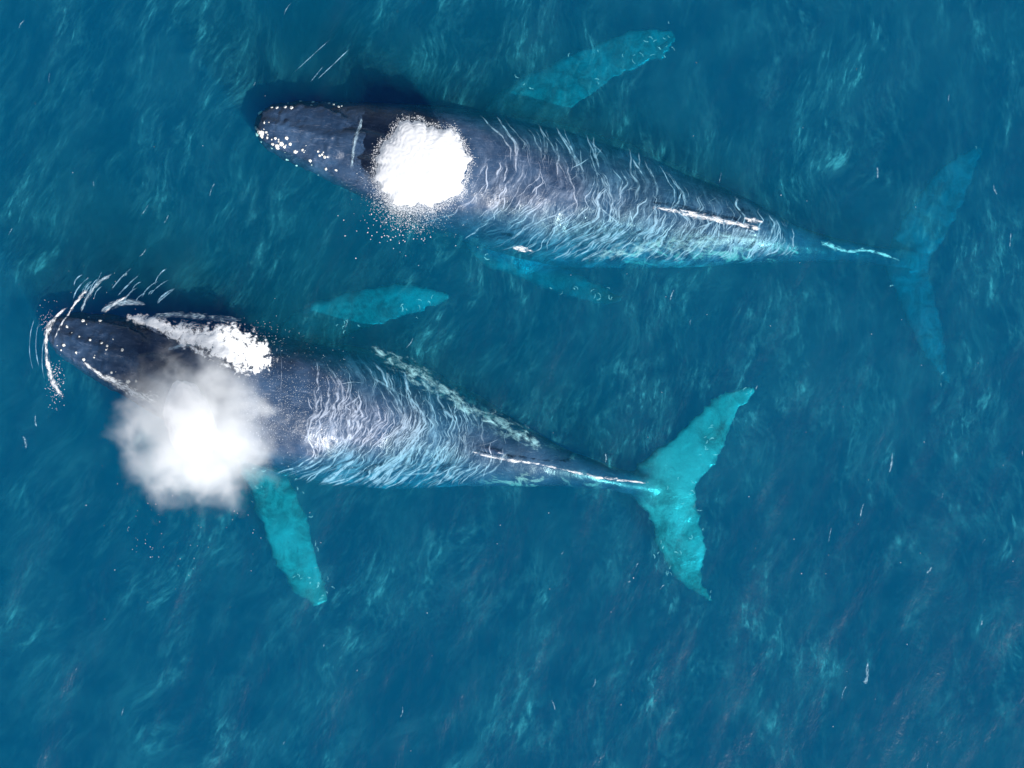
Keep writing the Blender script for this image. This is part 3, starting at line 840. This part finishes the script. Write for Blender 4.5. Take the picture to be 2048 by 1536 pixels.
# ------------------------------------------------------------------ blows
def mist_material(name, dens, rx, ry, rz, seed, lo, hi, aniso=0.2):
    t = NT(name)
    o = t.obj()
    s = t.sep(o)
    q = t.n("ShaderNodeVectorMath", operation='LENGTH')
    t.put(q.inputs[0], t.xyz(t.mul(s[0], 1 / rx), t.mul(s[1], 1 / ry), t.mul(s[2], 1 / rz)))
    n = t.noise(t.map(o, (seed, 0, 0)), 1.7, 5, 0.55, 0.4)
    n = t.add(n, t.mul(t.noise(o, 6.0, 2, 0.5), 0.12))
    d = t.sub(t.add(1.0, t.mul(t.sub(n, 0.56), 1.3)), q.outputs["Value"])
    d = t.mul(t.ss(d, lo, hi), dens)
    pv = t.n("ShaderNodeVolumePrincipled")
    pv.inputs["Color"].default_value = (1, 1, 1, 1)
    pv.inputs["Anisotropy"].default_value = aniso
    t.put(pv.inputs["Density"], d)
    return t.vol(pv.outputs[0])

def mist(parent, rx, ry, rz, mat, loc=(0, 0, 0)):
    import bmesh
    bm = bmesh.new(); bmesh.ops.create_icosphere(bm, subdivisions=3, radius=1.0)
    for v in bm.verts: v.co = Vector((v.co.x * rx * 1.15, v.co.y * ry * 1.15, v.co.z * rz * 1.15))
    me = bpy.data.meshes.new("mist"); bm.to_mesh(me); bm.free()
    o = link("mist", me, mat, parent); o.location = loc
    return o

OCT = np.array([(1, 0, 0), (-1, 0, 0), (0, 1, 0), (0, -1, 0), (0, 0, 1), (0, 0, -1)], float)
OCF = np.array([(0, 2, 4), (2, 1, 4), (1, 3, 4), (3, 0, 4), (2, 0, 5), (1, 2, 5), (3, 1, 5), (0, 3, 5)])
def droplets(name, P, R, mat, parent=None):
    """thousands of little drops: P (n,3) centres, R (n,) radii"""
    n = len(P)
    A = rng.uniform(0.75, 1.35, (n, 1, 3))
    V = P[:, None, :] + OCT[None] * R[:, None, None] * A
    F = OCF[None] + (np.arange(n) * 6)[:, None, None]
    me = fast_mesh(name, V.reshape(-1, 3), F.reshape(-1, 3), True)
    o = link(name, me, mat, parent); o["kind"] = "stuff"
    return o
_t = NT("water_drop")
_d = _t.n("ShaderNodeBsdfDiffuse"); _d.inputs[0].default_value = (0.95, 0.95, 0.96, 1)
_tl = _t.n("ShaderNodeBsdfTranslucent"); _tl.inputs[0].default_value = (0.95, 0.95, 0.96, 1)
DROP = _t.surf(_t.mixs(0.5, _d.outputs[0], _tl.outputs[0]))

def blow(label, cx, cy, z):
    r = bpy.data.objects.new("whale_blow", None); r.location = at(cx, cy, z); C.objects.link(r)
    tag(r, label, "spout", "blows of the two whales")
    return r

# crisp blow of the top whale
bu_ = blow("dense round white blow with spray edge on the top whale's back", 842, 325, 0.85)
def blob_edge(a):
    d = np.degrees(a) % 360
    e = np.interp(d, [0, 25, 45, 62, 80, 100, 118, 135, 160, 180, 210, 233, 255, 275, 300, 318, 340, 360],
                  [.93, .91, .88, .78, .72, .86, .88, .77, .84, .90, .95, .97, .86, .84, .90, .95, .93, .93])
    return e * (1 + 0.025 * np.sin(9 * a + 1.0) + 0.02 * np.sin(17 * a) + 0.012 * np.sin(31 * a))
def lump(name, rx, ry, rz, mat, parent, amp, seed, sub=5):
    """an opaque lumpy heart of packed spray"""
    import bmesh
    bm = bmesh.new(); bmesh.ops.create_icosphere(bm, subdivisions=sub, radius=1.0)
    for v in bm.verts:
        q = v.co.copy(); rim_ = Vector((q.x, q.y, q.z * 0.15)).normalized(); d = 1 + amp * (mn.noise(q * 2.0 + Vector((seed, 0, 0))) + 0.6 * mn.noise(q * 6.0) + 0.4 * mn.noise(q * 16.0))
        if rx == 1.0: d = 0.97 * float(blob_edge(math.atan2(q.y, q.x))) * (1 + min(1.0, q.x * q.x + q.y * q.y) ** 6 * amp * (0.45 * mn.noise(rim_ * 7.0) + 0.4 * mn.noise(rim_ * 17.0) + 0.25 * mn.noise(rim_ * 38.0)))
        v.co = Vector((q.x * rx * d, q.y * ry * d, (1 - (1 - abs(q.z)) ** 1.5) * math.copysign(rz, q.z) + (amp * 0.1 * mn.noise(q * 14.0) if q.z > 0 else 0)))
    me = bpy.data.meshes.new(name); bm.to_mesh(me); bm.free()
    me.polygons.foreach_set("use_smooth", [True] * len(me.polygons))
    return link(name, me, mat, parent)
n2 = 2800    # spray falling away toward the lower left
a2 = rng.normal(-2.0, 0.45, n2); r2 = 0.85 + np.abs(rng.normal(0, 0.22, n2))
P2 = np.stack([np.cos(a2) * r2, np.sin(a2) * r2 * 1.02, rng.uniform(-1.0, 0.1, n2)], 1)
n3 = 5200
a3 = rng.uniform(0, 2 * math.pi, n3); r3 = blob_edge(a3) * (0.98 + np.abs(rng.normal(0, 0.06, n3)))
P3 = np.stack([np.cos(a3) * r3, np.sin(a3) * r3, rng.uniform(-0.9, 0.4, n3)], 1)
droplets("spray", np.vstack([P2, P3]), np.concatenate([rng.uniform(0.003, 0.007, n2), rng.uniform(0.003, 0.008, n3)]), DROP, bu_)
lump("packed_spray", 1.0, 1.0, 0.22, DROP, bu_, 0.16, 2.0, 6)
mist(bu_, 1.05, 1.0, 0.35, mist_material("crisp_mist", 1.6, 1.05, 1.0, 0.35, 3.0, 0.05, 0.8, 0.0), (-0.14, -0.14, -0.3))

# soft blow of the lower whale
bl_ = blow("soft drifting cloud of white mist over the lower whale's head", 395, 862, 1.3)
mist(bl_, 1.75, 1.75, 1.1, mist_material("soft_mist", 3.4, 1.70, 1.70, 1.1, 11.0, 0.0, 1.1, -0.15))
heart = lump("packed_spray", 0.46, 0.80, 0.30, DROP, bl_, 0.10, 8.0, 5)
heart.location = (-0.14, 0.16, 0.02); heart.rotation_euler = (0, 0, 0.22)

# loose drops beading on the lower whale's back and scattered on the water round both blows
def scatter(name, spots, label, cat):
    P, R = [], []
    for px, py, sx, sy, k, r0, r1 in spots:
        for _ in range(k):
            q = at(random.gauss(px, sx), random.gauss(py, sy), 0)
            r = random.uniform(r0, r1)
            P.append((q.x, q.y, top_z(q.x, q.y) + r * 0.6)); R.append(r)
    o = droplets(name, np.array(P), np.array(R), DROP)
    tag(o, label, cat)
scatter("beaded_drops", [(610, 800, 50, 42, 1000, 0.002, 0.006), (540, 830, 45, 40, 600, 0.002, 0.007), (500, 725, 30, 18, 350, 0.002, 0.007), (430, 664, 60, 10, 300, 0.002, 0.006), (500, 690, 28, 22, 350, 0.002, 0.007), (112, 765, 9, 24, 160, 0.004, 0.010), (95, 640, 10, 14, 60, 0.003, 0.008)],
        "glittering loose drops on the lower whale's wet back behind its blow", "water drops")
scatter("water_flecks", [(400, 1080, 110, 60, 36, 0.003, 0.008), (800, 440, 40, 30, 120, 0.006, 0.014), (1100, 700, 600, 450, 60, 0.004, 0.010), (300, 1050, 50, 60, 30, 0.004, 0.010), (1500, 1100, 350, 250, 25, 0.004, 0.010), (170, 590, 60, 30, 24, 0.003, 0.007)],
        "tiny white flecks of spray scattered on the blue water", "spray flecks")
